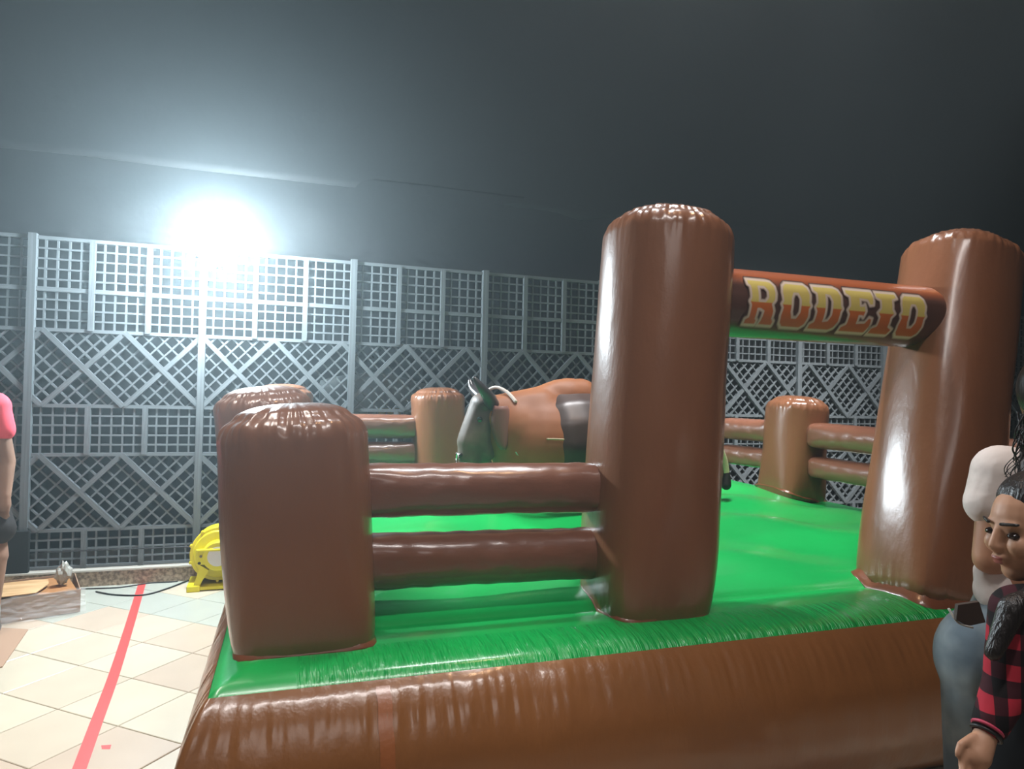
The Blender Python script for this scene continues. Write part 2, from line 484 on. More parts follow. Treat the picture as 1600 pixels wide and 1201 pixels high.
# brown skirt: profile lofted round the rectangle
def perimeter(n):
    pts = []; rr = .05
    segs = [((XA, YA), (XB, YA), (0, -1)), ((XB, YA), (XB, YB), (1, 0)), ((XB, YB), (XA, YB), (0, 1)), ((XA, YB), (XA, YA), (-1, 0))]
    for (a, b, nn) in segs:
        L = math.hypot(b[0] - a[0], b[1] - a[1])
        for i in range(n):
            t = i / n; s = t * L
            pts.append((a[0] + (b[0] - a[0]) * t, a[1] + (b[1] - a[1]) * t, nn, min(s, L - s), s))
    return pts
P = perimeter(520)
rings = []
prof = [(1.0, .0), (.985, .018), (.965, .032), (.94, .046), (.91, .062), (.88, .075), (.83, .093), (.78, .11), (.72, .127), (.65, .14), (.5, .155), (.35, .15), (.2, .125), (.1, .09), (.03, .05), (0, .02)]
for (zf, out) in prof:
    r = []
    for (x, y, nn, dc, s) in P:
        k = 1.0 if nn[1] < 0 else (.62 if nn[0] else .5)
        x = skew(x, y)
        px_, py_ = x + nn[0] * out * k, y + nn[1] * out * k
        # at corners push diagonally with a pinch at the top
        if dc < .22:
            q = 1 - dc / .22
            sx = -1 if x < 2 else 1; sy = -1 if y < 4 else 1
            amt = out * (.30 + .25 * (1 - zf)) * q ** 1.5
            if nn[0] == 0: px_ += sx * out * q * q * .55
            else: py_ += sy * out * q * q * (.9 if sy < 0 else .45)
        wr = .006 * mnoise(Vector((s * 9, zf * 1.5, nn[0] * 3 + nn[1] * 7))) * (1 if 0 < zf < 1 else 0) + .007 * mnoise(Vector((s * 42, zf * 3, 5))) * math.exp(-((zf - .88) / .09) ** 2)
        px_ += nn[0] * wr; py_ += nn[1] * wr
        r.append((px_, py_, max(zf * rim_z(min(max(y, YA), YB)) + (.002 if zf == 1 else 0), 0.001)))
    rings.append(r)
V, F = loft(rings, cap=(False, True))
F = [tuple(reversed(f)) for f in F]
sk = mesh('skirt', V, F, M_BASE, ring); sk['label'] = 'bulging brown outer wall'
for xs_ in (.36, 3.9):
    pts = [(xs_ + random.uniform(-.002, .002), YA - o_ - .003, z_ * .6) for (z_, o_) in prof[1:]]
    V, F = loft([[(p[0] - .022, p[1], p[2]), (p[0] + .022, p[1], p[2])] for p in pts], (False, False), closed=False)
    mesh('seam_strip', V, F, vinyl('seam_strip_vinyl', srgb(158, 94, 52), .2), ring)


def post(Bc, Tc, bw, tw, seed, nseg=168, name='post', squash=1.0, label=None):
    """inflated post: squarish pinched foot, round dome with a gathered seam"""
    B, T = Vector(Bc), Vector(Tc); H = (T - B).length; ax = (T - B).normalized()
    ex = Vector((1, 0, 0)); ex = (ex - ax * ex.dot(ax)).normalized(); ey = ax.cross(ex)
    rt = tw / 2; dome = rt * .52
    prof = []
    hb = H - dome
    for i in range(26):
        t = i / 25; z = hb * t
        k = 1 - math.exp(-t * 6.5)
        prof.append((z, bw / 2 + (rt - bw / 2) * k, 1 - k))
    seam_i = None
    for i in range(1, 27):
        q = math.pi / 2 * i / 26; z = hb + dome * math.sin(q); r = rt * (math.cos(q) ** .72 if i < 26 else 0.004)
        prof.append((z, max(r, .002), 0))
    seamz = hb + dome * .62
    rings = []
    for (z, r, sq) in prof:
        n_ = 2.25 + 4.0 * sq
        rg = []
        for j in range(nseg):
            a = 2 * math.pi * j / nseg; c, s = math.cos(a), math.sin(a)
            sup = (abs(c) ** n_ + abs(s) ** n_) ** (-1 / n_)
            w = math.exp(-((z - seamz) / (dome * .55)) ** 2)
            pl = w * (.010 * mnoise(Vector((c * 5, s * 5, seed))) + .012 * mnoise(Vector((c * 13, s * 13, seed + 3 + z * 9))) + .006 * mnoise(Vector((c * 26, s * 26, seed + z * 22))))
            pl -= .011 * math.exp(-((z - seamz) / (dome * .10)) ** 2)
            ft_ = math.exp(-z / .06) * .006 * mnoise(Vector((c * 9, s * 9, seed + 8)))
            low = .006 * mnoise(Vector((c * 1.5, s * 1.5, z * 2.5 + seed)))
            rr = r * sup + (pl + ft_ + low) * (1 if r > .03 else 0)
            rg.append(B + ax * z + (ex * c + ey * s * squash) * rr)
        rings.append(rg)
    V, F = loft(rings)
    o = mesh(name, V, F, M_POST, ring)
    if label: o['label'] = label
    # welded flange at the foot
    rg = []
    for (k, dz) in ((.92, .03), (1.0, .010), (1.07, -.002), (1.08, -.012), (.9, -.02)):
        rr = []
        for j in range(48):
            a = 2 * math.pi * j / 48; c, s = math.cos(a), math.sin(a); n_ = 7
            sup = (abs(c) ** n_ + abs(s) ** n_) ** (-1 / n_)
            p = B + (Vector((1, 0, 0)) * c + Vector((0, 1, 0)) * s * squash) * (bw / 2 * k * sup)
            zb = bed_z(min(max(p.x, XA + .01), XB - .01), min(max(p.y, YA + .01), YB - .01))
            p.z = max(zb, B.z - .03) + .006 + dz + .004 * mnoise(Vector((c * 6, s * 6, seed)))
            rr.append(p)
        rg.append(rr)
    V, F = loft(rg, (False, False)); mesh('foot_flap', V, F, M_FLAP, o)
    return o


def zb_(x, y): return bed_z(x, y) - .03
# corner, side and gate posts
PST = {}
def mk(key, bx, by, tx, ty, tz, bw, tw, seed, zoff=0, label=None):
    PST[key] = post((bx, by, zb_(bx, by) + zoff), (tx, ty, tz), bw, tw, seed, label=label)
mk('fl', .145, 2.575, .085, 2.62, 1.447, .43, .51, 1.3, -.03, 'front left corner post')
mk('ml', .06, 4.0, -.03, 4.0, 1.508, .42, .50, 5.1, 0, 'post in the middle of the left side')
mk('bl', .12, 5.4, .10, 5.42, 1.53, .40, .44, 8.2, 0)
mk('bm', 1.30, 5.46, 1.27, 5.46, 1.535, .38, .42, 11.7, 0, 'post in the middle of the back')
mk('br', 3.74, 5.46, 3.74, 5.48, 1.50, .34, .36, 14.4, 0)
mk('mr', 4.0, 4.63, 4.06, 4.63, 1.535, .40, .46, 17.9, 0, 'post in the middle of the right side')
mk('t1', 1.475, 2.56, 1.625, 2.66, 2.298, .39, .54, 21.0, -.03, 'tall gate post, left of the lettered beam')
mk('t2', 2.87, 2.46, 3.41, 2.70, 2.345, .42, .53, 25.0, -.03, 'tall gate post, right of the lettered beam')
mk('fr', 4.20, 2.58, 4.24, 2.64, 1.46, .42, .46, 29.0, -.03)


def rail(a, b, r, seed, sag=0.0):
    a, b = Vector(a), Vector(b); t = (b - a); L = t.length; t.normalize()
    u = t.cross(Vector((0, 0, 1))).normalized(); w = u.cross(t)
    rings = []; n = 40; m_ = 60
    for i in range(m_ + 1):
        s = i / m_; e = min(s, 1 - s) * L
        k = 1 - .16 * math.exp(-e / .035)
        sq = 2.1 + 2.2 * math.exp(-e / .08)
        rg = []
        for j in range(n):
            q = 2 * math.pi * j / n; c, d = math.cos(q), math.sin(q)
            sup = (abs(c) ** sq + abs(d) ** sq) ** (-1 / sq)
            wr = .004 * mnoise(Vector((s * L * 16, c * 2, d * 2 + seed))) + math.exp(-e / .07) * .008 * mnoise(Vector((c * 6, d * 6, seed + s)))
            rr = r * k * sup + wr
            p = a + t * (s * L) + u * c * rr + w * d * rr; p.z -= sag * 4 * s * (1 - s)
            rg.append(p)
        rings.append(rg)
    V, F = loft(rings); return mesh('rail', V, F, M_RAIL, ring)
def pair(x0, y0, x1, y1, zu0, zu1, zl0, zl1, ru, rl, seed):
    rail((x0, y0, zu0), (x1, y1, zu1), ru, seed); rail((x0, y0, zl0), (x1, y1, zl1), rl, seed + 2.2)
pair(.31, 2.64, 1.36, 2.64, 1.130, 1.120, .868, .850, .100, .102, 2)         # front left
pair(3.10, 2.64, 4.02, 2.64, 1.140, 1.140, .865, .865, .097, .097, 7)        # front right
pair(.09, 2.85, .02, 3.80, 1.135, 1.19, .885, .95, .095, .095, 12)           # left, near
pair(.02, 4.2, .10, 5.22, 1.19, 1.235, .96, 1.03, .095, .09, 16)             # left, far
pair(.30, 5.46, 1.12, 5.46, 1.225, 1.222, 1.02, 1.02, .093, .085, 21)        # back, left
pair(1.47, 5.46, 3.70, 5.46, 1.222, 1.235, 1.02, 1.02, .093, .085, 27)       # back, right
pair(3.87, 5.34, 4.02, 4.80, 1.235, 1.235, 1.01, 1.0, .095, .085, 31)         # right, far
pair(4.04, 4.42, 4.18, 2.82, 1.232, 1.20, .985, .95, .10, .085, 36)          # right, near

# ---- lettered beam
BZ, BY, BR = 1.925, 2.64, .152
bx0, bx1 = 1.80, 3.19
def beam():
    rings = []; n = 72; m_ = 90
    for i in range(m_ + 1):
        s = i / m_; e = min(s, 1 - s) * (bx1 - bx0); k = 1 - .1 * math.exp(-e / .05)
        rg = []
        for j in range(n):
            q = 2 * math.pi * j / n; c, d = math.cos(q), math.sin(q)
            rr = BR * k + math.exp(-e / .08) * .008 * mnoise(Vector((c * 6, d * 6, 4 + s)))
            rg.append((bx0 + (bx1 - bx0) * s, BY + c * rr, BZ + d * rr))
        rings.append(rg)
    V, F = loft(rings)
    m = vinyl('beam_vinyl', srgb(165, 88, 48), .12)
    N = NT(m)                                           # airbrushed dark band on the face behind the lettering
    tc = N.n('ShaderNodeTexCoord'); sx = N.n('ShaderNodeSeparateXYZ'); N.l(tc.outputs['Object'], sx.inputs[0])
    a = N.n('ShaderNodeMapRange'); a.inputs[1].default_value = 2.035; a.inputs[2].default_value = 1.985; N.l(sx.outputs[2], a.inputs[0])
    b = N.n('ShaderNodeMapRange'); b.inputs[1].default_value = BY + .06; b.inputs[2].default_value = BY - .0; N.l(sx.outputs[1], b.inputs[0])
    mu = N.n('ShaderNodeMath', operation='MULTIPLY'); N.l(a.outputs[0], mu.inputs[0]); N.l(b.outputs[0], mu.inputs[1])
    mx = N.n('ShaderNodeMix', data_type='RGBA'); N.l(mu.outputs[0], mx.inputs[0])
    mx.inputs[6].default_value = srgb(165, 88, 48); mx.inputs[7].default_value = srgb(96, 66, 58)
    N.l(mx.outputs[2], N.b.inputs['Base Color'])
    o = mesh('beam', V, F, m, ring); o['label'] = 'cross beam painted with the word RODEIO'
    return o
bm_o = beam()

# slab-serif letters in a unit box: outer outline, then holes
GL = {
 'R': ([(0, 0), (.42, 0), (.42, .1), (.36, .14), (.36, .34), (.44, .34), (.56, .3), (.54, .12), (.50, .0), (1.0, 0), (1.0, .10), (.92, .16), (.92, .32), (.84, .46), (.94, .56), (.97, .72), (.95, .88), (.84, .98), (.7, 1.0), (.02, 1.0), (.02, .88), (.10, .84), (.10, .58), (.04, .5), (.10, .42), (.10, .16), (0, .12)],
       [[(.38, .52), (.58, .52), (.68, .61), (.68, .75), (.58, .84), (.38, .84)]]),
 'O': ([(.18, 0), (.82, 0), (.95, .08), (1.0, .25), (.97, .42), (1.03, .5), (.97, .58), (1.0, .76), (.94, .92), (.82, 1.0), (.18, 1.0), (.05, .92), (0, .76), (.03, .58), (-.03, .5), (.03, .42), (0, .25), (.05, .08)],
       [[(.42, .22), (.56, .22), (.64, .34), (.64, .64), (.56, .76), (.42, .76), (.35, .64), (.35, .34)]]),
 'D': ([(0, 0), (.75, 0), (.90, .06), (.98, .2), (.98, .42), (1.03, .5), (.98, .58), (.98, .8), (.90, .94), (.75, 1.0), (0, 1.0), (0, .88), (.12, .82), (.12, .6), (.05, .5), (.12, .4), (.12, .18), (0, .12)],
       [[(.44, .2), (.58, .22), (.65, .34), (.65, .66), (.58, .78), (.44, .8)]]),
 'E': ([(0, 0), (.92, 0), (1.0, .16), (.98, .34), (.86, .36), (.76, .24), (.50, .22), (.50, .38), (.60, .38), (.66, .34), (.72, .5), (.66, .66), (.60, .62), (.50, .62), (.50, .78), (.76, .76), (.84, .64), (.97, .66), (1.0, .84), (.95, 1.0), (0, 1.0), (0, .88), (.14, .82), (.14, .6), (.06, .5), (.14, .4), (.14, .18), (0, .12)], []),
 'I': ([(0, 0), (.92, 0), (1.0, .14), (.78, .2), (.76, .4), (.90, .5), (.78, .6), (.78, .82), (1.0, .88), (.95, 1.0), (0, 1.0), (0, .86), (.22, .8), (.22, .6), (.08, .5), (.22, .4), (.22, .2), (0, .14)], []),
}
def seg_d(P, poly):
    d = np.full(len(P), 9.0); inside = np.zeros(len(P), bool); n = len(poly)
    for i in range(n):
        a = np.array(poly[i]); b = np.array(poly[(i + 1) % n]); ab = b - a
        t = np.clip(((P - a) @ ab) / (ab @ ab), 0, 1); d = np.minimum(d, np.hypot(*(P - a - t[:, None] * ab).T))
        cond = ((a[1] > P[:, 1]) != (b[1] > P[:, 1]))
        with np.errstate(divide='ignore', invalid='ignore'):
            xi = a[0] + (P[:, 1] - a[1]) / (b[1] - a[1]) * ab[0]
        inside ^= cond & (P[:, 0] < xi)
    return d, inside
# painted letter: yellow over orange with a soft pale outline
M_LET = mat('painted_letter', (1, 1, 1, 1), .3, .5, .5); N = NT(M_LET)
at_ = N.n('ShaderNodeAttribute', attribute_name='sd'); av = N.n('ShaderNodeAttribute', attribute_name='v')
nz_ = N.noise(30, 3)
mr1 = N.n('ShaderNodeMapRange'); mr1.inputs[1].default_value = .475; mr1.inputs[2].default_value = .505; N.l(av.outputs['Fac'], mr1.inputs[0])
m1 = N.n('ShaderNodeMix', data_type='RGBA'); N.l(mr1.outputs[0], m1.inputs[0]); m1.inputs[6].default_value = srgb(216, 118, 60); m1.inputs[7].default_value = srgb(228, 208, 118)
mr2 = N.n('ShaderNodeMapRange'); mr2.inputs[1].default_value = .002; mr2.inputs[2].default_value = .007; N.l(at_.outputs['Fac'], mr2.inputs[0])
m2 = N.n('ShaderNodeMix', data_type='RGBA'); N.l(mr2.outputs[0], m2.inputs[0]); m2.inputs[6].default_value = srgb(226, 208, 192)
N.l(m1.outputs[2], m2.inputs[7])
mr3 = N.n('ShaderNodeMapRange'); mr3.inputs[1].default_value = -.0115; mr3.inputs[2].default_value = -.003; N.l(at_.outputs['Fac'], mr3.inputs[0])
m3 = N.n('ShaderNodeMix', data_type='RGBA'); N.l(mr3.outputs[0], m3.inputs[0]); m3.inputs[6].default_value = srgb(88, 64, 58)
N.l(m2.outputs[2], m3.inputs[7]); N.l(m3.outputs[2], N.b.inputs['Base Color'])
def letter(ch, x0, x1, z0, z1, shear):
    outer, holes = GL[ch]; w, h = x1 - x0, z1 - z0; sc = np.array([w, h])
    pad = .02; nx, nz = 64, 76
    gx = np.linspace(-pad, w + pad, nx); gz = np.linspace(-pad, h + pad, nz)
    X, Z = np.meshgrid(gx, gz); P_ = np.stack([X.ravel(), Z.ravel()], 1)
    d, ins = seg_d(P_, [(p[0] * w, p[1] * h) for p in outer])
    sd = np.where(ins, d, -d)
    for hl in holes:
        d2, i2 = seg_d(P_, [(p[0] * w, p[1] * h) for p in hl]); sd = np.minimum(sd, np.where(i2, -d2, d2))
    V, keep = [], []
    for (x, z), s in zip(P_, sd):
        zz = z0 + z; xx = x0 + x + shear * (z - h / 2)
        ang = max(-1, min(1, (zz - BZ) / BR)); yy = BY - BR * math.sqrt(1 - ang * ang)
        nrm = Vector((0, yy - BY, zz - BZ)).normalized()
        V.append(Vector((xx, yy, zz)) + nrm * .0035)
    F = []
    for b in range(nz - 1):
        for a in range(nx - 1):
            i = b * nx + a; q = (i, i + 1, i + nx + 1, i + nx)
            if max(sd[k] for k in q) > -.0118: F.append(q)
    o = mesh('letter', V, F, M_LET, bm_o)
    at1 = o.data.attributes.new('sd', 'FLOAT', 'POINT'); at1.data.foreach_set('value', sd.astype(np.float32))
    at2 = o.data.attributes.new('v', 'FLOAT', 'POINT'); at2.data.foreach_set('value', (P_[:, 1] / h).astype(np.float32))
    o['label'] = 'painted letter ' + ch + ', yellow above and orange below'
LX = [('R', 1166, 1211), ('O', 1219, 1263), ('D', 1268, 1312), ('E', 1318, 1362), ('I', 1365, 1398), ('O', 1404, 1442)]
for i, (ch, a, b) in enumerate(LX):
    xa, xb = at_y(a, 470, BY - .14).x, at_y(b, 480, BY - .14).x
    letter(ch, xa, xb, 1.822 - .002 * i, 2.010 - .002 * i, [.0, .02, .04, .06, .08, .09][i])

# ------------------------------------------------------------------ mechanical bull
bull = thing('mechanical_bull', 'brown mechanical bull with dark head and black horns inside the ring', 'bull', (2.0, 4.0, .82))
M_BULL = mat('tan_hide', srgb(150, 94, 58), .55, .3); vary(M_BULL, srgb(136, 84, 50), srgb(158, 102, 64), 3)
M_BDARK = mat('dark_hide', srgb(66, 52, 47), .36, .4); vary(M_BDARK, srgb(58, 45, 40), srgb(72, 57, 52), 4)
M_BHEAD = mat('grey_brown_face', srgb(104, 92, 82), .5, .4); vary(M_BHEAD, srgb(82, 72, 64), srgb(120, 108, 98), 5)
M_HORN = mat('black_horn', srgb(58, 54, 54), .3, .5)
BYc = 4.0
E = lambda x, z, rx, ry, rz, dy=0: ('e', Vector((x, BYc + dy, z)), (rx, ry, rz))
blob('body', [E(1.60, 1.19, .34, .30, .31), E(2.05, 1.18, .56, .32, .32), E(1.42, 1.27, .2, .22, .22),
              ('c', Vector((1.27, BYc, 1.37)), .12, Vector((1.55, BYc, 1.36)), .19),
              E(1.76, 1.47, .17, .13, .135), E(1.84, 1.48, .11, .12, .125), ('c', Vector((1.4, BYc, 1.42)), .07, Vector((1.7, BYc, 1.50)), .10),
              E(1.45, 1.1, .17, .2, .17)], M_BULL, bull, .018, 6)
blob('hide_cover', [('c', Vector((1.755, BYc, 1.20)), .34, Vector((2.3, BYc, 1.195)), .325), E(2.42, 1.18, .30, .3, .32)], M_BDARK, bull, .02, 4)['label'] = 'dark brown covering over the hindquarters'
blob('head', [('c', Vector((1.225, BYc, 1.40)), .105, Vector((1.15, BYc, 1.21)), .095), ('c', Vector((1.15, BYc, 1.2)), .09, Vector((1.135, BYc, 1.13)), .078),
              E(1.19, 1.23, .085, .09, .13), E(1.20, 1.43, .07, .11, .07), E(1.22, 1.17, .07, .08, .09)], M_BHEAD, bull, .01, 5)['label'] = 'dark grey brown hanging head'
for s in (-1, 1):
    hp = spline([(1.235, BYc + s * .08, 1.435), (1.20, BYc + s * .13, 1.475), (1.14, BYc + s * .17, 1.535), (1.095, BYc + s * .17, 1.59)] if s < 0 else
                [(1.24, BYc + .07, 1.455), (1.22, BYc + .15, 1.49), (1.20, BYc + .22, 1.53), (1.19, BYc + .25, 1.585)], 6)
    tube('horn', hp, [.042 * (1 - i / (len(hp) - 1)) ** .7 + .004 for i in range(len(hp))], M_HORN, bull, 14)
    # hanging leaf-shaped ear
    V = []; F = []
    nu, nw = 10, 8
    for i in range(nu + 1):
        t = i / nu; wd = .055 * math.sin(math.pi * min(1, t * .8 + .18)) ** .8 * (1 if t < .97 else .2)
        for j in range(nw + 1):
            q = j / nw * 2 - 1
            V.append((1.275 + q * wd + .012 * t, BYc + s * (.125 + .035 * (1 - q * q) + .02 * t), 1.425 - .245 * t))
    for i in range(nu):
        for j in range(nw):
            k = i * (nw + 1) + j; F.append((k, k + 1, k + nw + 2, k + nw + 1))
    e = mesh('ear', V, F, mat('ear_hide', srgb(122, 84, 72), .6), bull)
    m_ = e.modifiers.new('thick', 'SOLIDIFY'); m_.thickness = .012
    bmm = bmesh.new(); add_ellipsoid(bmm, Vector((1.165, BYc + s * .087, 1.345)), (.018, .014, .018), seg=14)
    me = bpy.data.meshes.new('eye'); bmm.to_mesh(me); bmm.free(); me.materials.append(mat('glossy_eye', srgb(40, 60, 56), .05, .8, 1.0))
    o = bpy.data.objects.new('eye', me); COL.objects.link(o); link_parent(o, bull)
    bmm = bmesh.new(); add_ellipsoid(bmm, Vector((1.072, BYc + s * .035, 1.135)), (.016, .014, .012), seg=12)
    me = bpy.data.meshes.new('nostril'); bmm.to_mesh(me); bmm.free(); me.materials.append(mat('dark_nostril', srgb(30, 26, 24), .3))
    o = bpy.data.objects.new('nostril', me); COL.objects.link(o); link_parent(o, bull)
tube('nose_ring', [Vector((1.062, BYc + .03 * math.cos(a), 1.105 + .035 * math.sin(a))) for a in np.linspace(0, 2 * math.pi, 24)], .006, mat('ring_metal', (.8, .8, .78, 1), .25, metal=1), bull, 6)
# rope collar over the poll
tube('poll_rope', spline([(1.245, BYc + .11, 1.50), (1.29, BYc + .02, 1.535), (1.34, BYc - .06, 1.505), (1.37, BYc - .13, 1.45)], 6), .01, mat('pale_rope', srgb(205, 196, 186), .8), bull, 6)
# strap handle and tail
tube('grip_strap', spline([(1.60, BYc - .312, 1.245), (1.55, BYc - .305, 1.247), (1.50, BYc - .292, 1.247)], 4), .006, mat('pale_strap', srgb(170, 150, 120), .6), bull, 6)
tl = spline([(2.70, 4.0, 1.32), (2.82, 4.0, 1.25), (2.905, 4.0, 1.10), (2.93, 4.0, .99)], 6)
tube('tail', tl, .02, mat('cream_rope', srgb(214, 200, 168), .7), bull, 10)
blob('tail_tuft', [('c', Vector((2.93, 4, 1.0)), .022, Vector((2.926, 4, .92)), .035), ('c', Vector((2.926, 4, .92)), .03, Vector((2.915, 4, .905)), .018)], M_BLACKRUB, bull, .008, 2)
# pedestal under the bull with a light green net skirt
rg = [[(2.05 + (r * math.cos(a)), 4.0 + r * .8 * math.sin(a), z) for a in np.linspace(0, 2 * math.pi, 40, endpoint=False)] for (r, z) in ((.42, .87), (.40, .88), (.24, .9), (.2, 1.0))]
V, F = loft(rg); mesh('pedestal', V, F, mat('grey_pedestal', srgb(90, 92, 90), .5), bull)
# light green strap tied under the chest
V, F = loft([[(1.33 + .02, BYc - .2, 1.165), (1.345, BYc - .17, 1.165)], [(1.40, BYc - .215, 1.10), (1.37, BYc - .17, 1.10)], [(1.47, BYc - .22, 1.03), (1.40, BYc - .17, 1.0)], [(1.55, BYc - .22, .95), (1.44, BYc - .17, .92)]], (False, False), closed=False)
st_ = mesh('green_strap', V, F, mat('light_green_strap', srgb(120, 200, 150), .5), bull)
m_ = st_.modifiers.new('thick', 'SOLIDIFY'); m_.thickness = .008

# ------------------------------------------------------------------ red tape and bits on the floor
tp = [at_z(225, 907, 0), at_z(200, 985, 0), at_z(176, 1060, 0), at_z(150, 1130, 0), at_z(124, 1201, 0)]
tp[0].y = min(tp[0].y, 5.94)
tp.append(tp[-1] + (tp[-1] - tp[-2]) * 2.5)
sp_ = spline(tp, 10); V = []; F = []
for i, p in enumerate(sp_):
    t = (sp_[min(i + 1, len(sp_) - 1)] - sp_[max(i - 1, 0)]); t.z = 0; t.normalize(); nrm = Vector((t.y, -t.x, 0)) * .026
    V += [p - nrm + Vector((0, 0, .0012)), p + nrm + Vector((0, 0, .0012))]
for i in range(len(sp_) - 1): F.append((2 * i, 2 * i + 1, 2 * i + 3, 2 * i + 2))
o = mesh('floor_tape', V, F, M_REDTAPE, smooth=False); tag(o, 'long strip of red tape running along the tiled floor', 'tape')
q = [at_z(159, 1170, .001), at_z(172, 1170, .001), at_z(174, 1163, .001), at_z(158, 1164, .001)]
o = mesh('tape_scrap', q, [(0, 1, 2, 3)], M_REDTAPE, smooth=False); tag(o, 'small scrap of red tape on the floor beside the long strip', 'tape')

def cable(pts, r, label):
    P_ = [at_z(a, b, r) for a, b in pts]
    for p in P_: p.y = min(p.y, 5.925)
    o = tube('cable', spline(P_, 8), r, M_BLACKRUB, None, 6); tag(o, label, 'cable'); return o
cable([(40, 918), (75, 913), (150, 919), (190, 917), (235, 906), (262, 902), (282, 899)], .005, 'thin black cable on the floor running along the kerb')
cable([(150, 924), (180, 929), (225, 929), (262, 919), (295, 904), (312, 896)], .006, 'black cable looping on the floor in front of the kerb to the blower')
pts = [at_y(a, b, 5.988) for a, b in ((62, 863), (130, 860), (200, 857), (260, 855), (322, 853))]
o = tube('fence_cable', spline(pts, 5), .006, M_BLACKRUB, None, 6); tag(o, 'black cable stretched along the foot of the lattice fence', 'cable')

# yellow blower
bc = Vector((-.315, 5.72, .25)); BRd = .2
blw = thing('air_blower', 'yellow round air blower behind the left corner of the ring', 'blower', (bc.x, bc.y, 0))
def disc(name, y0, y1, r0, r1, m, c=bc, n=48):
    rg = [[(c.x + r * math.cos(a), y, c.z + r * math.sin(a)) for a in np.linspace(0, 2 * math.pi, n, endpoint=False)] for (y, r) in ((y0, r0), (y1, r1))]
    V, F = loft(rg); o = mesh(name, V, F, m, blw)
    o.data.polygons.foreach_set('use_smooth', [len(p.vertices) == 4 for p in o.data.polygons])
    b = o.modifiers.new('bevel', 'BEVEL'); b.width = .006; b.segments = 2; b.limit_method = 'ANGLE'; return o
disc('housing', bc.y, bc.y + .2, BRd * .95, BRd * .95, M_YEL)
disc('rim', bc.y - .015, bc.y + .012, BRd, BRd, M_YEL)
disc('inner_ring', bc.y - .03, bc.y - .01, BRd * .86, BRd * .9, M_YEL)
disc('motor', bc.y - .11, bc.y - .02, .105, .11, M_YEL)
disc('motor_label', bc.y - .114, bc.y - .11, .072, .072, M_WHITEPL)
box('switch_box', bc.x - .15, bc.x - .02, bc.y - .1, bc.y - .02, bc.z - .06, bc.z + .045, M_YEL, blw, .008)
box('handle', bc.x - .15, bc.x + .12, bc.y - .12, bc.y - .1, bc.z + .04, bc.z + .06, M_YEL, blw, .008)
disc('screw', bc.y - .108, bc.y - .1, .01, .01, mat('screw_metal', srgb(120, 110, 70), .4), bc + Vector((-.115, 0, .005)), 12)
disc('socket', bc.y - .104, bc.y - .08, .012, .012, M_BLACKRUB, bc + Vector((-.125, 0, -.045)), 12)
for k in range(10):
    a = k * .628 + .3; disc('bolt', bc.y - .02, bc.y + .02, .012, .012, M_YEL, bc + Vector((math.cos(a) * BRd, 0, math.sin(a) * BRd)), 10)
for s in (-1, 1):
    V = [(bc.x + s * .06, bc.y - .1, bc.z - .1), (bc.x + s * .13, bc.y - .1, .02), (bc.x + s * .165, bc.y - .1, .02), (bc.x + s * .12, bc.y - .1, bc.z - .06)]
    V += [(x, y + .22, z) for x, y, z in V]
    F = [(0, 1, 2, 3), (7, 6, 5, 4), (0, 4, 5, 1), (1, 5, 6, 2), (2, 6, 7, 3), (3, 7, 4, 0)]
    mesh('leg', V, F, M_YEL, blw, False)
    box('foot', bc.x + s * .16 - .045, bc.x + s * .16 + .045, bc.y - .12, bc.y + .18, 0, .045, M_YEL, blw, .006)
box('base_plate', bc.x - .12, bc.x + .12, bc.y - .1, bc.y + .16, .006, .03, M_YEL, blw, .004)

# black board on the kerb
o = box('black_board', -1.96, -1.60, 5.95, 5.985, ZF, .425, M_DARKBOX, None, .004)
tag(o, 'matt black board leaning on the fence by the man in red', 'board')

# flat carton with a loose cardboard sheet and clear plastic
ang = math.radians(20); cbx = thing('cardboard_carton', 'low open cardboard carton on the floor below the black board', 'box', (-1.3, 5.35, 0))
M_CT = mat('carton_side', srgb(150, 122, 100), .75); ex = Vector((math.cos(ang), math.sin(ang), 0)); ey = Vector((-math.sin(ang), math.cos(ang), 0))
o0 = Vector((-1.13, 5.30, 0))
def cb(u, v, z): return o0 + ex * u + ey * v + Vector((0, 0, z))
def slab(name, pts, th, m, parent):
    n_ = (pts[1] - pts[0]).cross(pts[2] - pts[0]).normalized() * th
    V = [*pts, *[p + n_ for p in pts]]; k = len(pts)
    F = [tuple(range(k - 1, -1, -1)), tuple(range(k, 2 * k))] + [(i, (i + 1) % k, (i + 1) % k + k, i + k) for i in range(k)]
    return mesh(name, V, F, m, parent, False)
Lc, Wc, Hc = .62, .48, .15
slab('bottom', [cb(-Lc, 0, .004), cb(0, 0, .004), cb(0, Wc, .004), cb(-Lc, Wc, .004)], .006, M_CARDIN, cbx)
slab('side', [cb(-Lc, 0, .004), cb(0, 0, .004), cb(0, 0, Hc), cb(-Lc, 0, Hc)], .006, M_CT, cbx)
slab('side', [cb(0, 0, .004), cb(0, Wc, .004), cb(.03, Wc, Hc), cb(.0, 0, Hc)], .006, M_CT, cbx)
slab('side', [cb(0, Wc, .004), cb(-Lc, Wc, .004), cb(-Lc, Wc, Hc), cb(0, Wc, Hc)], .006, M_CT, cbx)
slab('side', [cb(-Lc, Wc, .004), cb(-Lc, 0, .004), cb(-Lc, 0, Hc), cb(-Lc, Wc, Hc)], .006, M_CT, cbx)
slab('inner_flap', [cb(-Lc, 0.01, Hc - .02), cb(-.01, .01, Hc - .02), cb(-.01, Wc - .01, Hc - .02), cb(-Lc, Wc - .01, Hc - .02)], .006, M_CARDIN, cbx)
